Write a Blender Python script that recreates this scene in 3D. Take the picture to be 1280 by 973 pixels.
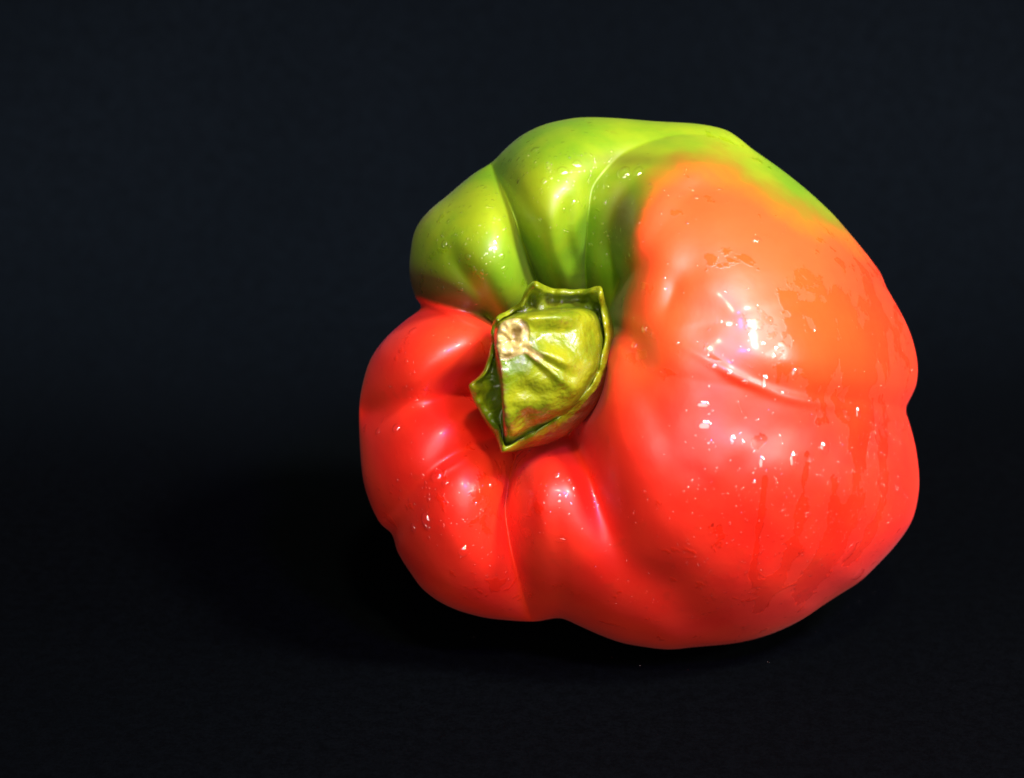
import bpy, bmesh, math, random
import numpy as np
from mathutils import Vector, Matrix

random.seed(7)
rng = np.random.default_rng(11)
for o in list(bpy.data.objects):
    bpy.data.objects.remove(o)
scene = bpy.context.scene
C = scene.collection

# ------------------------------------------------------------------ camera
LENS, SENSOR = 85.0, 36.0
FPX = 1280 * LENS / SENSOR            # focal length in photograph pixels
PITCH = math.radians(18)
DIST = 0.41                            # metres from the lens to the pepper
PXM = DIST / FPX                       # metres per pixel at the pepper
FWD = np.array([0, math.cos(PITCH), -math.sin(PITCH)])
UP = np.array([0, math.sin(PITCH), math.cos(PITCH)])
RIGHT = np.array([1.0, 0, 0])
CAM = np.array([0.0, -0.39, 0.175])
cam_d = bpy.data.cameras.new('camera')
cam = bpy.data.objects.new('camera', cam_d)
C.objects.link(cam)
cam.location = CAM
cam.rotation_euler = (math.radians(90) - PITCH, 0, 0)
cam_d.lens, cam_d.sensor_width = LENS, SENSOR
cam_d.clip_start, cam_d.clip_end = 0.01, 20
cam_d.dof.use_dof = True
cam_d.dof.focus_distance = DIST - 0.018
cam_d.dof.aperture_fstop = 16
scene.camera = cam

# ------------------------------------------------------------------ light
world = bpy.data.worlds.new('World')
scene.world = world
world.use_nodes = True
bg = world.node_tree.nodes['Background']
bg.inputs[0].default_value = (0.55, 0.65, 1.0, 1)
bg.inputs[1].default_value = 0.02
scene.view_settings.view_transform = 'Standard'
scene.view_settings.look = 'None'
scene.view_settings.exposure = 0.35
scene.view_settings.gamma = 1
scene.cycles.use_denoising = True
scene.cycles.max_bounces = 8
scene.cycles.caustics_reflective = False
scene.cycles.caustics_refractive = True
scene.cycles.sample_clamp_indirect = 4


def lamp(name, loc, target, sx, sy, power, colour):
    d = bpy.data.lights.new(name, 'AREA')
    d.shape = 'ELLIPSE'
    d.size, d.size_y = sx, sy
    d.energy, d.color = power, colour
    o = bpy.data.objects.new(name, d)
    C.objects.link(o)
    o.location = loc
    o.rotation_euler = (Vector(target) - Vector(loc)).to_track_quat('-Z', 'Y').to_euler()
    return o


PEP = (0.015, 0.0, 0.05)
lamp('warm_lamp', (0.06, -0.54, 0.66), PEP, 0.07, 0.07, 3.6, (1.0, 0.88, 0.66))
lamp('key_lamp', (0.50, -0.42, 0.72), PEP, 0.15, 0.12, 9.5, (1.0, 0.95, 0.88))
lamp('side_lamp', (0.74, -0.34, 0.42), PEP, 0.22, 0.16, 4.5, (1.0, 0.96, 0.95))
lamp('added_fill', (0.10, -0.95, 0.28), PEP, 1.2, 0.8, 6.0, (1.0, 0.92, 0.86))  # added unseen fill in front, flattens and softens the light
lamp('violet_lamp', (0.26, -0.60, 0.62), PEP, 0.09, 0.09, 4.4, (0.36, 0.10, 1.0))
# added spot out of view; its soft cone edge makes the sweep's bluish fade
sp = bpy.data.lights.new('added_backdrop_spot', 'SPOT')
sp.energy, sp.color = 125, (0.70, 0.80, 1.0)
sp.spot_size, sp.spot_blend, sp.shadow_soft_size = math.radians(102), 0.18, 0.05
spo = bpy.data.objects.new('added_backdrop_spot', sp)
C.objects.link(spo)
spo.location = (-0.05, -0.35, 0.90)
spo.rotation_euler = (math.radians(90 - 13.4), 0, math.radians(3))

# ------------------------------------------------------------------ helpers


def place(u, v, w):
    """photograph pixel + height towards the lens (in pixels) -> metres in the place"""
    u, v, w = np.broadcast_arrays(np.asarray(u, float), np.asarray(v, float), np.asarray(w, float))
    d = FWD[None, :] + RIGHT[None, :] * ((u.ravel() - 640) / FPX)[:, None] - UP[None, :] * ((v.ravel() - 486.5) / FPX)[:, None]
    return CAM[None, :] + d * (DIST - w.ravel() * PXM)[:, None]


def sstep(a, b, x):
    t = np.clip((x - a) / (b - a), 0, 1)
    return t * t * (3 - 2 * t)


def catmull(pts, n=10, closed=False):
    p = np.array(pts, float)
    out = []
    m = len(p)
    for i in range(m if closed else m - 1):
        if closed:
            a, b, c, d = p[(i - 1) % m], p[i], p[(i + 1) % m], p[(i + 2) % m]
        else:
            a, b, c, d = p[max(i - 1, 0)], p[i], p[i + 1], p[min(i + 2, m - 1)]
        for k in range(n):
            t = k / n
            out.append(0.5 * ((2 * b) + (c - a) * t + (2 * a - 5 * b + 4 * c - d) * t * t + (3 * b - a - 3 * c + d) * t ** 3))
    if not closed:
        out.append(p[-1])
    return np.array(out)


def seg_dist(u, v, poly):
    """distance to a polyline and fraction along it"""
    best = np.full(u.shape, 1e9)
    frac = np.zeros(u.shape)
    n = len(poly) - 1
    for i in range(n):
        ax, ay = poly[i][:2]
        bx, by = poly[i + 1][:2]
        dx, dy = bx - ax, by - ay
        t = np.clip(((u - ax) * dx + (v - ay) * dy) / (dx * dx + dy * dy + 1e-9), 0, 1)
        d = np.hypot(u - ax - t * dx, v - ay - t * dy)
        m = d < best
        best = np.where(m, d, best)
        frac = np.where(m, (i + t) / n, frac)
    return best, frac


def poly_sd(u, v, poly):
    """signed distance to a closed polygon, positive inside"""
    P = list(poly) + [poly[0]]
    d, _ = seg_dist(u, v, P)
    inside = np.zeros(u.shape, bool)
    for i in range(len(poly)):
        x1, y1 = P[i][:2]
        x2, y2 = P[i + 1][:2]
        c = ((y1 > v) != (y2 > v)) & (u < (x2 - x1) * (v - y1) / (y2 - y1 + 1e-12) + x1)
        inside ^= c
    return np.where(inside, d, -d)


def vnoise(u, v, scale, seed):
    r = np.random.default_rng(seed)
    g = r.random((64, 64))
    x, y = u / scale, v / scale
    xi, yi = np.floor(x).astype(int), np.floor(y).astype(int)
    fx, fy = x - xi, y - yi
    fx, fy = fx * fx * (3 - 2 * fx), fy * fy * (3 - 2 * fy)
    a, b = g[yi % 64, xi % 64], g[yi % 64, (xi + 1) % 64]
    c, d = g[(yi + 1) % 64, xi % 64], g[(yi + 1) % 64, (xi + 1) % 64]
    return (a * (1 - fx) + b * fx) * (1 - fy) + (c * (1 - fx) + d * fx) * fy - 0.5


def grid_mesh(name, P, rows, cols, attrs=None, cap_start=None, cap_end=None):
    """P: rows*cols points, wrapped across the columns"""
    verts = [tuple(p) for p in P]
    i, j = np.meshgrid(np.arange(rows - 1), np.arange(cols), indexing='ij')
    j2 = (j + 1) % cols
    faces = np.stack([i * cols + j, i * cols + j2, (i + 1) * cols + j2, (i + 1) * cols + j], -1).reshape(-1, 4)[:, ::-1].tolist()
    if cap_start is not None:
        verts.append(tuple(cap_start))
        k = len(verts) - 1
        faces += [[a, (a + 1) % cols, k] for a in range(cols)]
    if cap_end is not None:
        verts.append(tuple(cap_end))
        k = len(verts) - 1
        b = (rows - 1) * cols
        faces += [[b + (a + 1) % cols, b + a, k] for a in range(cols)]
    me = bpy.data.meshes.new(name)
    me.from_pydata(verts, [], faces)
    me.polygons.foreach_set('use_smooth', [True] * len(me.polygons))
    for an, vals in (attrs or {}).items():
        at = me.attributes.new(an, 'FLOAT', 'POINT')
        vals = np.concatenate([np.asarray(vals, np.float32).ravel(), np.zeros(len(verts) - rows * cols, np.float32)])
        at.data.foreach_set('value', vals)
    me.update()
    return me


def link(name, me, mat=None, parent=None):
    o = bpy.data.objects.new(name, me)
    C.objects.link(o)
    if mat:
        me.materials.append(mat)
    if parent:
        o.parent = parent
        o.matrix_parent_inverse = parent.matrix_world.inverted()
    return o


class Nodes:
    def __init__(self, name):
        self.m = bpy.data.materials.new(name)
        self.m.use_nodes = True
        self.t = self.m.node_tree
        self.b = self.t.nodes['Principled BSDF']
        self.out = self.t.nodes['Material Output']

    def n(self, kind, **kw):
        x = self.t.nodes.new(kind)
        for k, v in kw.items():
            setattr(x, k, v)
        return x

    def l(self, a, b):
        self.t.links.new(a, b)

    def val(self, x, sock):
        if isinstance(x, bpy.types.NodeSocket):
            self.l(x, sock)
        else:
            sock.default_value = x

    def math(self, op, a, b=0.0, c=0.0, clamp=False):
        x = self.n('ShaderNodeMath', operation=op, use_clamp=clamp)
        for i, s in enumerate((a, b, c)):
            self.val(s, x.inputs[i])
        return x.outputs[0]

    def mix(self, f, a, b, blend='MIX'):
        x = self.n('ShaderNodeMix', data_type='RGBA', blend_type=blend)
        self.val(f, x.inputs[0])
        self.val(a, x.inputs[6])
        self.val(b, x.inputs[7])
        return x.outputs[2]

    def attr(self, name):
        return self.n('ShaderNodeAttribute', attribute_name=name).outputs['Fac']

    def noise(self, scale, detail=3, rough=0.5, stretch=(1, 1, 1), distort=0.0):
        tc = self.n('ShaderNodeTexCoord')
        mp = self.n('ShaderNodeMapping')
        mp.inputs['Scale'].default_value = stretch
        self.l(tc.outputs['Object'], mp.inputs['Vector'])
        x = self.n('ShaderNodeTexNoise')
        self.l(mp.outputs[0], x.inputs['Vector'])
        x.inputs['Scale'].default_value = scale
        x.inputs['Detail'].default_value = detail
        x.inputs['Roughness'].default_value = rough
        x.inputs['Distortion'].default_value = distort
        return x.outputs['Fac']

    def ss(self, x, a, b):
        m = self.n('ShaderNodeMapRange', interpolation_type='SMOOTHSTEP')
        self.val(x, m.inputs[0])
        m.inputs[1].default_value, m.inputs[2].default_value = a, b
        return m.outputs[0]

    def bump(self, h, strength, dist, normal=None):
        x = self.n('ShaderNodeBump')
        x.inputs['Strength'].default_value = strength
        x.inputs['Distance'].default_value = dist
        self.l(h, x.inputs['Height'])
        if normal is not None:
            self.l(normal, x.inputs['Normal'])
        return x.outputs[0]


def rgb(r, g, b):
    return (r, g, b, 1)


# ------------------------------------------------------------------ materials
def skin_material():
    k = Nodes('pepper_skin')
    ripe, orange, brown_shade, wet = k.attr('ripe'), k.attr('orange'), k.attr('brown_shade'), k.attr('wet')
    n1 = k.noise(60, 4)
    n2 = k.noise(260, 3)
    n3 = k.noise(110, 5, 0.65)
    ripe_n = k.math('ADD', ripe, k.math('MULTIPLY', k.math('SUBTRACT', n3, 0.5), 0.42), clamp=True)
    green = k.mix(k.ss(n1, 0.35, 0.68), rgb(0.13, 0.29, 0.003), rgb(0.27, 0.38, 0.004))
    green = k.mix(brown_shade, green, rgb(0.085, 0.060, 0.004))
    red = k.mix(k.ss(n1, 0.3, 0.7), rgb(0.80, 0.015, 0.004), rgb(0.86, 0.028, 0.007))
    orange_n = k.math('ADD', orange, k.math('MULTIPLY', k.math('SUBTRACT', n3, 0.5), 0.4), clamp=True)
    red = k.mix(orange_n, red, rgb(0.87, 0.092, 0.013))
    mid = k.mix(brown_shade, rgb(0.30, 0.155, 0.005), rgb(0.10, 0.050, 0.004))
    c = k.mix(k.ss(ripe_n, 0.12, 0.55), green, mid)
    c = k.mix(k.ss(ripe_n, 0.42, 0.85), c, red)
    speck = k.ss(n2, 0.62, 0.75)
    c = k.mix(k.math('MULTIPLY', speck, 0.12), c, rgb(0.10, 0.03, 0.005))
    k.l(c, k.b.inputs['Base Color'])
    # wet film: torn sheets of water over a matt waxy skin
    wn = k.noise(190, 6, 0.6, distort=0.4)
    wn2 = k.noise(700, 3, 0.5)
    w = k.math('ADD', wet, k.math('MULTIPLY', k.math('SUBTRACT', wn, 0.5), 1.5))
    w = k.math('ADD', w, k.math('MULTIPLY', k.math('SUBTRACT', wn2, 0.5), 0.25))
    film = k.ss(w, 0.47, 0.53)
    r = k.n('ShaderNodeMapRange')
    k.l(film, r.inputs[0])
    r.inputs[3].default_value, r.inputs[4].default_value = 0.46, 0.25
    k.l(r.outputs[0], k.b.inputs['Roughness'])
    k.b.inputs['Specular IOR Level'].default_value = 0.62
    k.b.inputs['Sheen Weight'].default_value = 0.025
    k.b.inputs['Sheen Roughness'].default_value = 0.4
    k.l(k.math('MULTIPLY_ADD', film, 0.28, 0.10), k.b.inputs['Coat Weight'])
    k.b.inputs['Coat Roughness'].default_value = 0.13
    k.b.inputs['Subsurface Weight'].default_value = 0.12
    k.b.inputs['Subsurface Radius'].default_value = (1.0, 0.35, 0.1)
    k.b.inputs['Subsurface Scale'].default_value = 0.003
    b = k.bump(k.math('ADD', n2, k.math('MULTIPLY', n3, 0.6)), 0.12, 0.0006)
    b = k.bump(film, 0.35, 0.00012, b)
    k.l(b, k.b.inputs['Normal'])
    return k.m


def stem_material():
    k = Nodes('stem_skin')
    cork, rust, shade = k.attr('cork'), k.attr('rust'), k.attr('shade')
    n1, n2, n3 = k.noise(120, 5), k.noise(900, 4, 0.65), k.noise(350, 4)
    c = k.mix(k.ss(n1, 0.3, 0.7), rgb(0.095, 0.175, 0.003), rgb(0.29, 0.33, 0.007))
    c = k.mix(k.math('MULTIPLY', shade, 0.8), c, rgb(0.06, 0.10, 0.004))  # shade of the foot valley and lower stem painted into the colour
    c = k.mix(k.math('MULTIPLY', k.ss(n2, 0.55, 0.75), 0.5), c, rgb(0.10, 0.09, 0.01))
    rn = k.ss(k.math('ADD', rust, k.math('MULTIPLY', k.math('SUBTRACT', n2, 0.5), 0.9)), 0.35, 0.65)
    c = k.mix(rn, c, rgb(0.16, 0.065, 0.015))
    cc = k.mix(k.ss(n3, 0.35, 0.6), rgb(0.16, 0.10, 0.015), rgb(0.50, 0.41, 0.12))
    cn = k.ss(k.math('ADD', cork, k.math('MULTIPLY', k.math('SUBTRACT', n3, 0.5), 0.6)), 0.35, 0.6)
    c = k.mix(cn, c, cc)
    k.l(c, k.b.inputs['Base Color'])
    k.b.inputs['Roughness'].default_value = 0.30
    k.b.inputs['Coat Weight'].default_value = 0.4
    k.b.inputs['Coat Roughness'].default_value = 0.08
    k.b.inputs['Subsurface Weight'].default_value = 0.05
    k.b.inputs['Subsurface Scale'].default_value = 0.002
    b = k.bump(n3, 0.55, 0.0016)
    b = k.bump(n2, 0.25, 0.0004, b)
    k.l(b, k.b.inputs['Normal'])
    return k.m


def water_material():
    k = Nodes('water_bead')
    lw = k.n('ShaderNodeLayerWeight')
    gl = k.n('ShaderNodeBsdfGlossy')
    gl.inputs['Roughness'].default_value = 0.06
    gl.inputs['Color'].default_value = (0.17, 0.17, 0.17, 1)
    tr = k.n('ShaderNodeBsdfTransparent')
    k.l(k.mix(k.ss(lw.outputs['Facing'], 0.25, 0.75), rgb(1, 1, 1), rgb(0.80, 0.76, 0.76)), tr.inputs[0])
    ad = k.n('ShaderNodeAddShader')
    k.l(tr.outputs[0], ad.inputs[0])
    k.l(gl.outputs[0], ad.inputs[1])
    k.l(ad.outputs[0], k.out.inputs['Surface'])
    return k.m


def sheet_material(name, base, tint, rough, scale):
    k = Nodes(name)
    n1, n2 = k.noise(9, 4), k.noise(scale, 3, 0.7)
    c = k.mix(k.ss(n1, 0.3, 0.7), rgb(*base), rgb(*tint))
    n3 = k.noise(420, 4, 0.7, stretch=(1, 1, 1.6))
    c = k.mix(k.ss(k.math('ADD', k.math('MULTIPLY', n2, 0.5), k.math('MULTIPLY', n3, 0.5)), 0.38, 0.62), rgb(*[x * 0.55 for x in base]), c)
    k.l(c, k.b.inputs['Base Color'])
    k.b.inputs['Roughness'].default_value = rough
    k.b.inputs['Specular IOR Level'].default_value = 0.02
    k.l(k.bump(n2, 0.3, 0.0003), k.b.inputs['Normal'])
    return k.m


M_skin, M_stem, M_water = skin_material(), stem_material(), water_material()

# ------------------------------------------------------------------ the pepper body
CU, CV = 690.0, 450.0
OUT = [(700, 151), (730, 147), (770, 148), (820, 152), (870, 155), (905, 162), (925, 174), (941, 187), (975, 211), (1010, 239), (1040, 267),
       (1062, 292), (1085, 320), (1101, 342), (1107, 358), (1117, 375), (1132, 403), (1142, 430), (1147, 458), (1145, 482), (1138, 498), (1132, 513), (1137, 530),
       (1145, 562), (1149, 600), (1146, 630), (1138, 655), (1120, 681), (1098, 705), (1075, 727), (1050, 743), (1030, 756), (1000, 776),
       (960, 794), (920, 804), (870, 809), (835, 812), (800, 808), (775, 803), (750, 794), (725, 783), (700, 773), (670, 777), (640, 776),
       (600, 771), (560, 758), (530, 738), (511, 713), (497, 690), (490, 668), (475, 654), (463, 630), (454, 600), (450, 560), (449, 512),
       (453, 482), (463, 450), (481, 424), (505, 402), (526, 385), (519, 371), (512, 345), (513, 317), (519, 288), (534, 266), (560, 244),
       (590, 219), (615, 203), (630, 188), (650, 171), (675, 158)]
oc = catmull(OUT, 12, True)
ang = np.arctan2(oc[:, 1] - CV, oc[:, 0] - CU) % (2 * np.pi)
rad = np.hypot(oc[:, 0] - CU, oc[:, 1] - CV)
order = np.argsort(ang)
NPHI = 1100
PHI = np.arange(NPHI) / NPHI * 2 * np.pi
S = np.interp(PHI, ang[order], rad[order], period=2 * np.pi)


def ring_blur(x, sig_deg):
    n = len(x)
    f = np.fft.rfft(x)
    k = np.arange(len(f))
    sig = math.radians(sig_deg)
    return np.fft.irfft(f * np.exp(-0.5 * (k * sig) ** 2), n)


S = ring_blur(S, 0.45)
S_s = ring_blur(S, 22)

# each lobe: a spine from the stem over the shoulder; u, v, height, half-width
LOBES = {
    'green_left': [(650, 392, 70, 38), (621, 345, 146, 38), (603, 305, 186, 42), (588, 272, 182, 50), (563, 282, 164, 58), (556, 325, 140, 56), (585, 350, 128, 46)],
    'green_top': [(708, 352, 80, 30), (697, 300, 150, 38), (690, 250, 196, 46), (690, 205, 206, 52), (720, 180, 190, 50)],
    'green_back': [(720, 185, 185, 50), (780, 168, 160, 45), (850, 170, 135, 45), (920, 195, 120, 50), (990, 245, 110, 50), (1045, 290, 110, 45)],
    'fold': [(770, 372, 60, 30), (760, 330, 96, 36), (756, 290, 122, 40), (762, 256, 152, 44), (784, 231, 182, 42), (826, 215, 206, 38), (870, 219, 220, 42), (915, 243, 228, 46)],
    'fold_flank': [(836, 248, 222, 50), (832, 280, 234, 54), (824, 315, 232, 42)],
    'orange': [(800, 402, 205, 24), (817, 360, 234, 29), (844, 318, 250, 42), (890, 303, 262, 72), (950, 335, 284, 95), (990, 390, 297, 100), (990, 440, 294, 95)],
    'orange_low': [(850, 398, 250, 56), (900, 405, 268, 85)],
    'red_right': [(786, 440, 214, 26), (778, 492, 230, 34), (790, 545, 250, 46), (816, 602, 262, 56), (852, 655, 266, 66), (905, 590, 288, 90), (965, 600, 302, 108), (1010, 640, 296, 112), (960, 690, 272, 80)],
    'red_fill': [(812, 490, 248, 52), (828, 540, 268, 62), (858, 585, 280, 76)],
    'red_mid': [(848, 478, 262, 60), (880, 505, 280, 70), (900, 545, 288, 75)],
    'red_under': [(870, 630, 274, 72), (905, 672, 270, 80), (945, 700, 262, 80)],
    'groove_fill': [(848, 430, 262, 50), (905, 458, 284, 62), (975, 485, 298, 72), (1045, 498, 284, 74)],
    'red_low': [(682, 586, 105, 36), (695, 615, 196, 45), (705, 660, 212, 56), (734, 708, 210, 68), (795, 745, 206, 70), (870, 770, 198, 62)],
    'red_low_left': [(608, 572, 90, 38), (573, 610, 174, 50), (555, 655, 186, 62), (565, 702, 174, 72), (592, 738, 150, 66)],
    'red_left_low': [(610, 535, 70, 34), (560, 545, 138, 44), (520, 565, 160, 55), (500, 590, 160, 60)],
    'red_left': [(612, 440, 70, 34), (575, 430, 132, 42), (535, 435, 158, 50), (500, 455, 160, 55)],
}
TAU_IN, TAU_OUT = 9.0, 3.5
NF, NB = 330, 120
AL = np.concatenate([np.linspace(0.004, np.pi / 2, NF), np.linspace(np.pi / 2, np.pi - 0.004, NB + 1)[1:]])
ROWS = len(AL)
aa, pp = np.meshgrid(AL, PHI, indexing='ij')
front = aa <= np.pi / 2 + 1e-9
sa = np.sin(aa)
bl = np.where(front, 0.0, sstep(np.pi / 2, np.pi * 0.8, aa))
Sg = S[None, :] * (1 - bl) + S_s[None, :] * 0.92 * bl
# the back pole sits behind the middle of the pepper, not behind the stem
cu = np.where(front, CU, CU + 115 * sstep(np.pi / 2, np.pi, aa))
cv = np.where(front, CV, CV + 20 * sstep(np.pi / 2, np.pi, aa))
U = cu + Sg * sa * np.cos(pp)
V = cv + Sg * sa * np.sin(pp)


def lobe_field(u, v):
    acc = np.zeros(u.shape)
    fields = {}
    for nm, sp in LOBES.items():
        q = catmull(sp, 4)
        s = np.zeros(u.shape)
        for (x, y, p, w) in q:
            q2 = ((u - x) ** 2 + (v - y) ** 2) / (w * w)
            h = p - 52.0 * (0.6 * q2 + 0.4 * np.minimum(q2, 12.0) ** 2)
            s += np.exp(np.clip((h + 400) / TAU_IN, -80, 80))
        f = TAU_IN * np.log(s + 1e-30) - 400 - TAU_IN * math.log(3.0)
        fields[nm] = f
    def soft(fs, tau):
        m = np.max(np.stack(fs), 0)
        return m + tau * np.log(sum(np.exp((f - m) / tau) for f in fs))

    g = fields
    greens = soft([g['green_top'], g['green_back']], 16)
    right = soft([soft([g['orange'], g['orange_low']], 30), soft([soft([g['red_right'], g['red_fill']], 14), g['red_mid'], g['red_under']], 12), g['groove_fill']], 22)
    right = soft([right, g['red_low']], 34)
    right = soft([soft([right, g['fold_flank']], 10), g['fold']], 12)
    left = soft([g['red_left'], g['red_left_low']], 34)
    left = soft([left, g['red_low_left']], 6)
    left = soft([left, g['green_left']], 13)
    return soft([greens, right, left], TAU_OUT), fields


Uf, Vf = U[:NF], V[:NF]
H, FIELDS = lobe_field(Uf, Vf)
H = 30 + 8 * np.log1p(np.exp(np.clip((H - 30) / 8, -50, 50)))      # soft floor
# strokes: shallow grooves and ridges pressed into the skin
STROKES = [  # polyline, half-width, height
    ([(835, 424), (880, 447), (930, 476), (985, 496), (1040, 506), (1090, 514), (1132, 514)], 7, 5),
    ([(850, 412), (900, 438), (950, 468), (1000, 486), (1050, 497), (1125, 505)], 16, -1),
    ([(520, 612), (560, 585), (600, 560)], 5, 3),
    ([(648, 596), (643, 620), (638, 675), (646, 706), (668, 746)], 6, -5),
    ([(715, 235), (708, 290), (722, 345)], 11, -14),
]
for pl, wd, ht in STROKES:
    d, fr = seg_dist(Uf, Vf, catmull([(a, b) for a, b in pl], 6))
    H += ht * np.exp(-(d / wd) ** 2) * sstep(0, 0.4, fr) * (1 - 0.7 * sstep(0.75, 1, fr))
H += 4 * vnoise(Uf, Vf, 60, 3) + 2.5 * vnoise(Uf, Vf, 28, 4)
Hs = H.copy()
for _ in range(60):
    Hs[1:-1] = 0.25 * (Hs[:-2] + Hs[2:] + np.roll(Hs, 1, 1)[1:-1] + np.roll(Hs, -1, 1)[1:-1])
mk = 0.9 * np.exp(-((Uf - 768) / 48) ** 2 - ((Vf - 610) / 70) ** 2)
H = H + (Hs - H) * mk
# the pit under the calyx
rs = np.hypot((Uf - 688) / np.where(Uf > 688, 74, 88), (Vf - 455) / 108)
cap = 95 + (420 + 380 * sstep(690, 760, Uf)) * np.clip(rs - 0.80, 0, None) ** 1.22
H = -6 * np.log(np.exp(-H / 6) + np.exp(-cap / 6))
t = np.clip(sa[:NF], 0, 1)
E = np.sqrt(np.clip(1 - t ** 3.2, 0, 1))
TILT = -25 * np.clip((Uf - 690) / 450, -0.3, 1)
tilt_s = -25 * np.clip((CU + S * np.cos(PHI) - 690) / 450, -0.3, 1)
W = np.zeros_like(U)
W[:NF] = TILT * sstep(0, 1, t) + H * E
BACK = 330.0
W[NF:] = tilt_s[None, :] * sa[NF:] - BACK * (-np.cos(aa[NF:])) ** 0.9
W = np.where(np.isfinite(W), W, 0)

PB = place(U, V, W)
FLOOR_DROP = PB[:, 2].min()
CAM = CAM - np.array([0, 0, FLOOR_DROP])      # rest the pepper on the table
cam.location = CAM
PB[:, 2] -= FLOOR_DROP

GREEN = [(495, 366), (524, 370), (556, 379), (588, 390), (618, 406), (690, 450), (768, 430), (781, 372), (794, 310), (800, 262), (815, 226), (850, 208), (890, 207),
         (930, 228), (980, 260), (1030, 284), (1085, 306), (1150, 250), (900, 90), (500, 120), (430, 300)]
sd = poly_sd(U, V, GREEN) + (10 * vnoise(U, V, 50, 9) + 5 * vnoise(U, V, 17, 19)) * sstep(640, 740, U)
wid = 9 + 14 * sstep(690, 800, U) + 15 * sstep(820, 900, U) + 10 * sstep(260, 215, V)
ripe = 0.5 - 0.5 * np.clip(sd / wid, -1, 1)


def blob(x, y, a, b, rot=0.0):
    c, s = math.cos(rot), math.sin(rot)
    du, dv = U - x, V - y
    return np.exp(-(((c * du + s * dv) / a) ** 2 + ((-s * du + c * dv) / b) ** 2))


brown_shade = np.clip(1.1 * blob(535, 362, 60, 26, 0.5) + 0.8 * blob(570, 375, 45, 18, 0.4) + 1.0 * blob(780, 275, 22, 48) + 0.5 * blob(800, 200, 60, 10), 0, 1)  # ripening brown, deepened to paint shade on the turned-away folds
brown_shade = np.where(front, brown_shade, 0)
orange = np.clip(0.8 * blob(820, 275, 40, 60) + 0.8 * blob(930, 240, 140, 55, 0.45) + 0.85 * blob(910, 320, 170, 120) + 0.55 * blob(1030, 420, 120, 80, 0.4) + 0.5 * blob(815, 385, 45, 70) + 0.55 * blob(640, 600, 22, 40) + 0.4 * blob(800, 450, 60, 60) + 0.35 * blob(570, 430, 50, 40), 0, 1)
wet = 0.30 + 0.13 * blob(960, 420, 90, 90) + 0.25 * blob(1060, 420, 60, 110) + 0.2 * blob(610, 610, 60, 60) - 0.25 * blob(900, 560, 120, 60) - 0.1 * blob(700, 200, 150, 80)
RUN = [([(1010, 570), (1000, 640), (985, 700), (950, 760)], 8), ([(1075, 520), (1072, 600), (1050, 680), (1000, 745)], 10), ([(1045, 600), (1040, 660), (1010, 720)], 7),
       ([(955, 600), (950, 650), (940, 720)], 4), ([(1105, 560), (1100, 640), (1060, 705)], 6), ([(1085, 420), (1078, 500), (1075, 560)], 9)]
for pl, wd in RUN:
    d, fr = seg_dist(U, V, catmull(pl, 6))
    wet = wet + 0.5 * np.exp(-(d / wd) ** 2)
wet = wet + 0.7 * blob(950, 552, 13, 11) + 0.3 * blob(890, 660, 14, 8) + 0.3 * blob(1040, 640, 10, 20) + 0.16 * blob(1060, 440, 70, 70)
wet = np.clip(wet, 0, 1)

pepper = bpy.data.objects.new('bell_pepper', None)
C.objects.link(pepper)
pepper.location = (float(PB[:, 0].mean()), float(PB[:, 1].mean()), 0)
pepper.empty_display_size = 0.02
bpy.context.view_layer.update()
pepper['label'] = 'wet half-ripe bell pepper, green shoulder on red and orange lobes, lying on black cloth'
pepper['category'] = 'bell pepper'
me = grid_mesh('flesh', PB, ROWS, NPHI, {'ripe': ripe, 'orange': orange, 'brown_shade': brown_shade, 'wet': wet},
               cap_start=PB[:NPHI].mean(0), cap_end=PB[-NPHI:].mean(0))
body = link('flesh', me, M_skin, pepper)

# ------------------------------------------------------------------ calyx and stem
NT = 240
TH = np.arange(NT) / NT * 2 * np.pi
SC = (688.0, 458.0)


def polar(pts, n=10, centre=SC):
    q = catmull([p[:2] for p in pts], n, True)
    a = np.arctan2(q[:, 1] - centre[1], q[:, 0] - centre[0]) % (2 * np.pi)
    r = np.hypot(q[:, 0] - centre[0], q[:, 1] - centre[1])
    o = np.argsort(a)
    R = np.interp(TH, a[o], r[o], period=2 * np.pi)
    h = None
    if len(pts[0]) > 2:
        q3 = catmull([p for p in pts], n, True)[:, 2]
        h = np.interp(TH, a[o], q3[o], period=2 * np.pi)
    return centre[0] + R * np.cos(TH), centre[1] + R * np.sin(TH), h


RIM = [(665, 352, 205), (676, 355, 190), (692, 360, 170), (712, 361, 168), (730, 361, 172), (745, 357, 185), (753, 358, 200), (755, 372, 190), (759, 392, 180),
       (761, 415, 185), (757, 445, 190), (750, 470, 198), (740, 487, 200), (728, 500, 196), (712, 515, 190), (698, 527, 195), (690, 531, 196), (675, 542, 186),
       (655, 553, 185), (640, 561, 196), (627, 567, 210), (622, 552, 195), (618, 540, 180), (608, 528, 172), (600, 512, 170), (592, 496, 180), (584, 483, 198),
       (594, 473, 185), (604, 462, 172), (610, 447, 170), (613, 425, 172), (614, 408, 180), (618, 396, 195), (630, 391, 180), (643, 382, 172), (654, 370, 178)]
UNDER = [(664, 353, 165), (700, 364, 140), (745, 364, 150), (757, 378, 150), (766, 398, 145), (769, 425, 145), (764, 462, 150), (757, 490, 150), (742, 515, 148), (718, 540, 145),
         (690, 556, 145), (660, 563, 150), (632, 566, 170), (620, 548, 150), (602, 522, 140), (587, 486, 165), (604, 466, 140), (613, 430, 140), (619, 400, 155), (645, 386, 140)]
FOOT = [(640, 394), (665, 388), (690, 385), (715, 384), (738, 386), (750, 399), (755, 427), (752, 457), (742, 477), (727, 498), (706, 518), (682, 530), (655, 544), (633, 555),
        (629, 530), (627, 500), (621, 465), (618, 435), (619, 408)]
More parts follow.
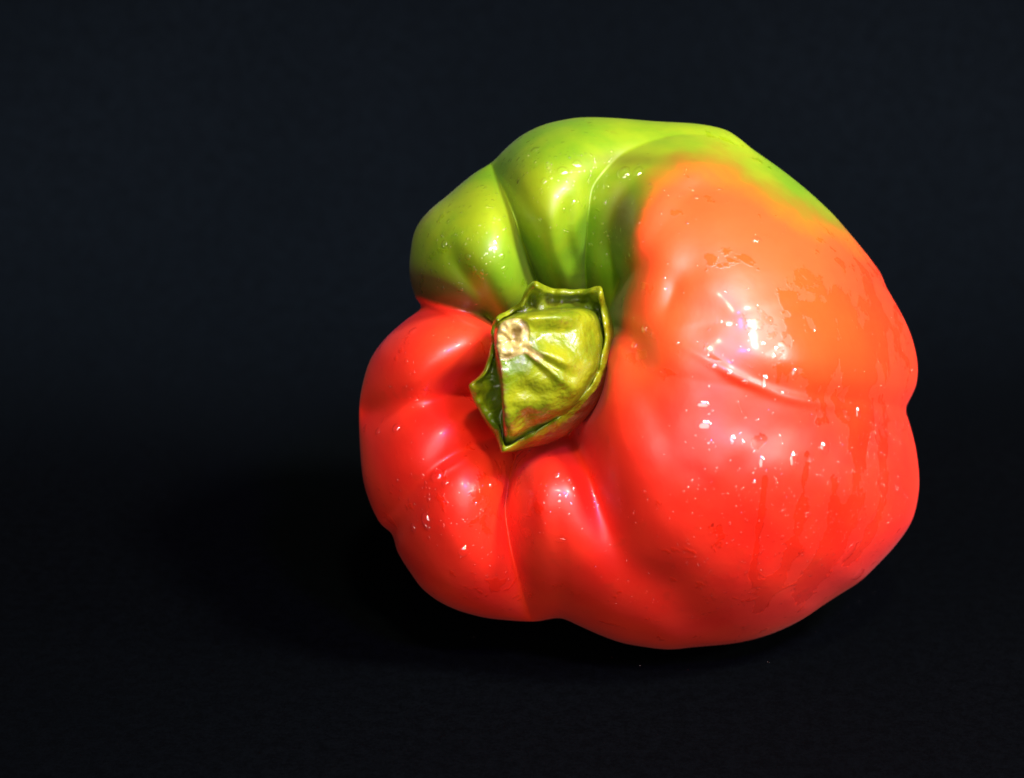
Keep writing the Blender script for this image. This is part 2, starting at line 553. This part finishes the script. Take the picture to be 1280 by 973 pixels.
CUT = [(627, 404), (638, 399), (648, 400), (655, 406), (657, 416), (654, 430), (646, 441), (635, 447), (626, 445), (621, 434), (622, 416)]
uu, uv, uh = polar(UNDER)
ru, rv, rh = polar(RIM)
fu, fv, _ = polar(FOOT)
# the cut end is round its own centre, matched angle for angle with the foot
cc = (639.0, 425.0)
cu2, cv2, _ = polar([(a, b) for a, b in CUT], 10, cc)
rows = []
attr = {'cork': [], 'rust': [], 'shade': []}


def ring(u, v, h, cork=0, rust=0, shade=0):
    rows.append((u, v, np.broadcast_to(np.asarray(h, float), u.shape)))
    for k_, x in (('cork', cork), ('rust', rust), ('shade', shade)):
        attr[k_].append(np.broadcast_to(np.asarray(x, float), u.shape))


def lerp(a, b, s):
    return a + (b - a) * s


lowr = np.clip(np.cos(TH - 0.75), 0, 1)             # rust gathers along the lower right edge
leftr = np.exp(-((TH - 2.40) / 0.32) ** 2)
side = np.clip(np.cos(TH - 0.95), 0, 1)
ru, rv = ru + 3 * vnoise(ru, rv, 11, 41), rv + 3 * vnoise(ru, rv, 11, 42)
rh = rh + 15 * vnoise(ru, rv, 13, 43)
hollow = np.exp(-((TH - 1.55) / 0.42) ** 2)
streak = np.exp(-((TH - 0.55) / 0.5) ** 2)
ring(lerp(SC[0], uu, 0.35), lerp(SC[1], uv, 0.35), 60.0, 0, 1)
ring(lerp(SC[0], uu, 0.75), lerp(SC[1], uv, 0.75), 105.0, 0, 1)
ring(lerp(SC[0], uu, 0.96), lerp(SC[1], uv, 0.96), uh - 18, 0, 0.3 + 0.6 * lowr)
ring(uu, uv, uh, 0, 0.2 + 0.9 * lowr)
ring(lerp(uu, ru, 0.6), lerp(uv, rv, 0.6), lerp(uh, rh, 0.7), 0, 0.1 + 0.8 * lowr)
ring(ru, rv, rh, 0, 0.12)
ring(lerp(ru, SC[0], 0.045), lerp(rv, SC[1], 0.045), rh + 6, 0, 0.0)
ring(lerp(ru, SC[0], 0.10), lerp(rv, SC[1], 0.10), rh + 4, 0, 0.0)
vn = vnoise(ru, rv, 15, 21) * 30
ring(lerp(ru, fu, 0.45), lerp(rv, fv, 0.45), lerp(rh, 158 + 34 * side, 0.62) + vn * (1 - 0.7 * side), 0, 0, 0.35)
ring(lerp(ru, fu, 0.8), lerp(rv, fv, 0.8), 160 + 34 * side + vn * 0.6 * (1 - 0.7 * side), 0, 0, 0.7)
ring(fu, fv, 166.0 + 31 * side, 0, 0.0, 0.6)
ridge = 0.0
for (a, wd, am) in ((2.10, 0.22, 9), (0.25, 0.25, 8), (0.72, 0.16, 6), (5.25, 0.3, 7), (4.4, 0.25, 5), (3.2, 0.25, 5)):
    d = (TH - a + np.pi) % (2 * np.pi) - np.pi
    ridge = ridge + am * np.exp(-(d / wd) ** 2)
for s in np.linspace(0.06, 0.94, 16):
    prof = math.sin(min(1.0, s * 1.02) * math.pi / 2) ** 0.52
    u, v = lerp(fu, cu2, s), lerp(fv, cv2, s)
    h = 166 + 31 * side * (1 - s) + 104 * prof + ridge * math.sin(math.pi * s) * 1.3 + 20 * vnoise(u, v, 22, 5) - 9 * hollow * math.sin(math.pi * min(1, s * 1.5)) ** 2 * (s < 0.67)
    ring(u, v, h, sstep(0.86, 1.05, s) * 0.8 + streak * sstep(0.45, 0.8, s) * (0.5 + 0.9 * vnoise(TH * 40, TH * 0 + s * 3, 5, 77)), leftr * 1.3 * (1 - sstep(0.9, 1, s)), 0.45 * hollow * (1 - s))  # lower stem face darkened with painted shade
ring(cu2, cv2, 272 + 4 * vnoise(cu2, cv2, 7, 8), 0.7, 0.1)
for s, dh in ((0.12, 4), (0.3, 3), (0.5, 0), (0.72, -3), (0.9, -1)):
    u, v = lerp(cu2, cc[0], s), lerp(cv2, cc[1], s)
    ring(u, v, 272 + dh + 8 * vnoise(u, v, 6, 31), 1.0)
RU = np.stack([r[0] for r in rows])
RV = np.stack([r[1] for r in rows])
RH = np.stack([r[2] for r in rows])
A = {k_: np.stack(v_) for k_, v_ in attr.items()}
SPLIT = 10          # calyx: rings 0..10, stem: rings 10..


def ring_part(name, a, b, mat, end):
    P = place(RU[a:b], RV[a:b], RH[a:b])
    me = grid_mesh(name, P, b - a, NT, {k_: x[a:b] for k_, x in A.items()}, cap_end=P[-NT:].mean(0) if end else None)
    return link(name, me, mat, pepper)


NR = len(rows)
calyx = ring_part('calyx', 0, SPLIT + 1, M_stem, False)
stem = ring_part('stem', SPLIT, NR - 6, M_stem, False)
P = place(RU[NR - 7:], RV[NR - 7:], RH[NR - 7:])
scar = link('cut_end', grid_mesh('cut_end', P, 7, NT, {k_: x[NR - 7:] for k_, x in A.items()}, cap_end=P[-NT:].mean(0)), M_stem, stem)
for o in (calyx, stem):
    m = o.modifiers.new('smooth', 'SUBSURF')
    m.levels = m.render_levels = 1

# ------------------------------------------------------------------ table and backdrop
M_back = sheet_material('black_paper', (0.0006, 0.0011, 0.0015), (0.0010, 0.0016, 0.0021), 0.9, 1500)


def sheet(name, prof, x0, x1, mat, nx=60):
    prof = np.array(prof, float)
    xs = np.linspace(x0, x1, nx)
    v = [(x, y, z) for (y, z) in prof for x in xs]
    f = [(i * nx + j, i * nx + j + 1, (i + 1) * nx + j + 1, (i + 1) * nx + j) for i in range(len(prof) - 1) for j in range(nx - 1)]
    me = bpy.data.meshes.new(name)
    me.from_pydata(v, [], f)
    me.polygons.foreach_set('use_smooth', [True] * len(f))
    o = link(name, me, mat)
    o['kind'] = 'structure'
    return o


R_, Y_ = 0.10, 0.24
arc = [(Y_ - R_ + R_ * math.sin(a), R_ - R_ * math.cos(a)) for a in np.linspace(0, math.radians(90), 24)]
sheet('backdrop', [(-0.8, 0), (-0.3, 0), (0, 0)] + arc + [(Y_, 0.4), (Y_, 0.8)], -0.8, 0.8, M_back)

# ------------------------------------------------------------------ water beads on the skin
G = PB.reshape(ROWS, NPHI, 3)[:NF]
dP = np.roll(G, -2, 1) - np.roll(G, 2, 1)
dA = np.gradient(G, axis=0)
NRM = np.cross(dA, dP)
NRM /= np.linalg.norm(NRM, axis=-1, keepdims=True) + 1e-12
if (NRM[NF // 2] @ FWD).mean() > 0:
    NRM = -NRM


def surface_at(u, v):
    a = int(round((math.atan2(v - CV, u - CU) % (2 * math.pi)) / (2 * math.pi) * NPHI)) % NPHI
    t_ = math.hypot(u - CU, v - CV) / S[a]
    if t_ > 0.995:
        return None
    i = min(NF - 1, int(round((math.asin(t_) - 0.004) / (math.pi / 2 - 0.004) * (NF - 1))))
    return G[i, a], NRM[i, a]


def bead_geometry(segs=12, rings=4):
    v, f = [], []
    for i in range(rings):
        q = i / rings * math.pi / 2
        for j in range(segs):
            b = 2 * math.pi * j / segs
            v.append((math.cos(q) * math.cos(b), math.cos(q) * math.sin(b), math.sin(q)))
    v.append((0, 0, 1))
    for i in range(rings - 1):
        for j in range(segs):
            j2 = (j + 1) % segs
            f.append((i * segs + j, i * segs + j2, (i + 1) * segs + j2, (i + 1) * segs + j))
    k = (rings - 1) * segs
    f += [(k + j, k + (j + 1) % segs, rings * segs) for j in range(segs)]
    return v, f


BV, BF = bead_geometry()
bead_me = bpy.data.meshes.new('water_drop')
bead_me.from_pydata(BV, [], BF)
bead_me.polygons.foreach_set('use_smooth', [True] * len(BF))
bead_me.materials.append(M_water)


def bead_matrix(u, v, rx, ry, hgt=0.36):
    q = surface_at(u, v)
    if q is None:
        return None
    p, nrm = q
    z = Vector(nrm).normalized()
    y = Vector(UP) - z * Vector(UP).dot(z)
    y.normalize()
    x = y.cross(z)
    m = Matrix((x, y, z)).transposed().to_4x4()
    sc = Matrix.Diagonal((rx * PXM, ry * PXM, min(rx, ry) * hgt * PXM, 1))
    m = m @ sc
    m.translation = Vector(p) - z * (0.04 * rx * PXM)
    return m


BIG = [(545, 594, 7, 7), (556, 603, 4, 4), (516, 414, 5, 5), (495, 535, 5, 5), (472, 539, 4, 4), (878, 506, 7, 5), (879, 531, 8, 7), (916, 548, 4, 5), (992, 575, 5, 10),
       (1031, 558, 7, 8), (952, 578, 4, 8), (957, 477, 4, 9), (910, 469, 4, 4), (931, 477, 4, 3), (891, 459, 4, 4), (970, 435, 3, 3), (967, 445, 3, 4), (955, 429, 4, 3),
       (805, 412, 4, 4), (792, 432, 4, 4), (1073, 516, 4, 8), (994, 467, 4, 6), (703, 214, 6, 6), (723, 205, 5, 5), (780, 216, 7, 9), (798, 215, 5, 7), (680, 226, 3, 4),
       (669, 187, 5, 4), (555, 305, 4, 4), (585, 321, 4, 3), (613, 312, 4, 4), (619, 313, 3, 5), (627, 320, 4, 4), (631, 336, 4, 3), (1072, 719, 9, 8), (614, 607, 4, 4),
       (696, 594, 4, 4), (712, 598, 4, 4), (718, 610, 3, 4), (532, 650, 6, 8), (516, 660, 4, 5), (578, 690, 5, 6), (1062, 690, 7, 12), (943, 604, 3, 3), (980, 640, 3, 4),
       (1010, 642, 4, 3), (700, 676, 6, 3), (846, 428, 3, 3), (945, 300, 6, 4), (870, 247, 3, 3), (900, 236, 3, 2)]
MIST = [  # u, v, spread u, spread v, count, mean radius
    (590, 280, 50, 40, 150, 1.5), (640, 205, 30, 22, 70, 1.6), (700, 190, 45, 25, 60, 1.5), (750, 255, 22, 50, 75, 1.6), (700, 275, 25, 40, 25, 1.4), (560, 330, 30, 30, 35, 1.4),
    (530, 630, 20, 28, 50, 1.7), (590, 670, 40, 35, 70, 1.4), (500, 470, 40, 60, 45, 1.4), (560, 415, 35, 25, 25, 1.4), (690, 620, 30, 30, 45, 1.4),
    (1105, 600, 25, 60, 190, 1.4), (1050, 660, 35, 50, 170, 1.3), (960, 650, 60, 60, 150, 1.3), (860, 740, 50, 30, 90, 1.2), (900, 640, 60, 50, 60, 1.2),
    (1060, 520, 40, 30, 60, 1.5), (1110, 450, 18, 50, 40, 1.3), (900, 430, 80, 60, 45, 1.4), (830, 270, 30, 40, 25, 1.5), (980, 770, 60, 25, 60, 1.2), (790, 640, 50, 50, 30, 1.2)]
specs = [(a, b, c * 1.25, d * 1.25) for a, b, c, d in BIG]
for (u0, v0, su, sv, n, r0) in MIST:
    for _ in range(n):
        u, v = u0 + rng.normal() * su, v0 + rng.normal() * sv
        if math.hypot((u - 688) / 84, (v - 458) / 106) < 1:
            continue
        r = float(np.clip(r0 * math.exp(rng.normal() * 0.35), 0.8, 3.4))
        specs.append((u, v, r, r * float(rng.uniform(0.9, 1.35))))
specs.sort(key=lambda q: -q[2] * q[3])
ms = [m for m in (bead_matrix(*q, hgt=float(rng.uniform(0.22, 0.40)) + (0.16 if q[2] > 3.6 else 0)) for q in specs) if m is not None]
inv = pepper.matrix_world.inverted()
for m in ms[:290]:
    o = bpy.data.objects.new('water_drop', bead_me)
    C.objects.link(o)
    o.parent = pepper
    o.matrix_parent_inverse = inv
    o.matrix_world = m
V_, F_ = [], []
for m in ms[290:]:
    b = len(V_)
    V_ += [tuple(m @ Vector(p)) for p in BV]
    F_ += [tuple(b + q for q in f) for f in BF]
me = bpy.data.meshes.new('water_droplets')
me.from_pydata(V_, [], F_)
me.polygons.foreach_set('use_smooth', [True] * len(F_))
o = link('water_droplets', me, M_water, pepper)
o['kind'] = 'stuff'

# a few stray droplets splashed on the paper
V_, F_ = [], []
for (u, v, r) in [(592, 797, 2.2), (1060, 758, 1.6), (1074, 752, 1.8), (1048, 768, 1.4), (1092, 741, 1.5), (1066, 775, 1.2), (960, 828, 1.4), (800, 832, 1.5), (860, 838, 1.2), (765, 822, 1.3),
                  (1020, 790, 1.6), (1035, 781, 1.3), (700, 800, 1.2), (1105, 728, 1.3)]:
    d = FWD + RIGHT * ((u - 640) / FPX) - UP * ((v - 486.5) / FPX)
    p = CAM + d * (-CAM[2] / d[2])
    b = len(V_)
    V_ += [(p[0] + r * PXM * a, p[1] + r * PXM * b_, 0.45 * r * PXM * c) for a, b_, c in BV]
    F_ += [tuple(b + q for q in f) for f in BF]
me = bpy.data.meshes.new('splashed_droplets')
me.from_pydata(V_, [], F_)
me.polygons.foreach_set('use_smooth', [True] * len(F_))
o = link('splashed_droplets', me, M_water)
o['kind'] = 'stuff'
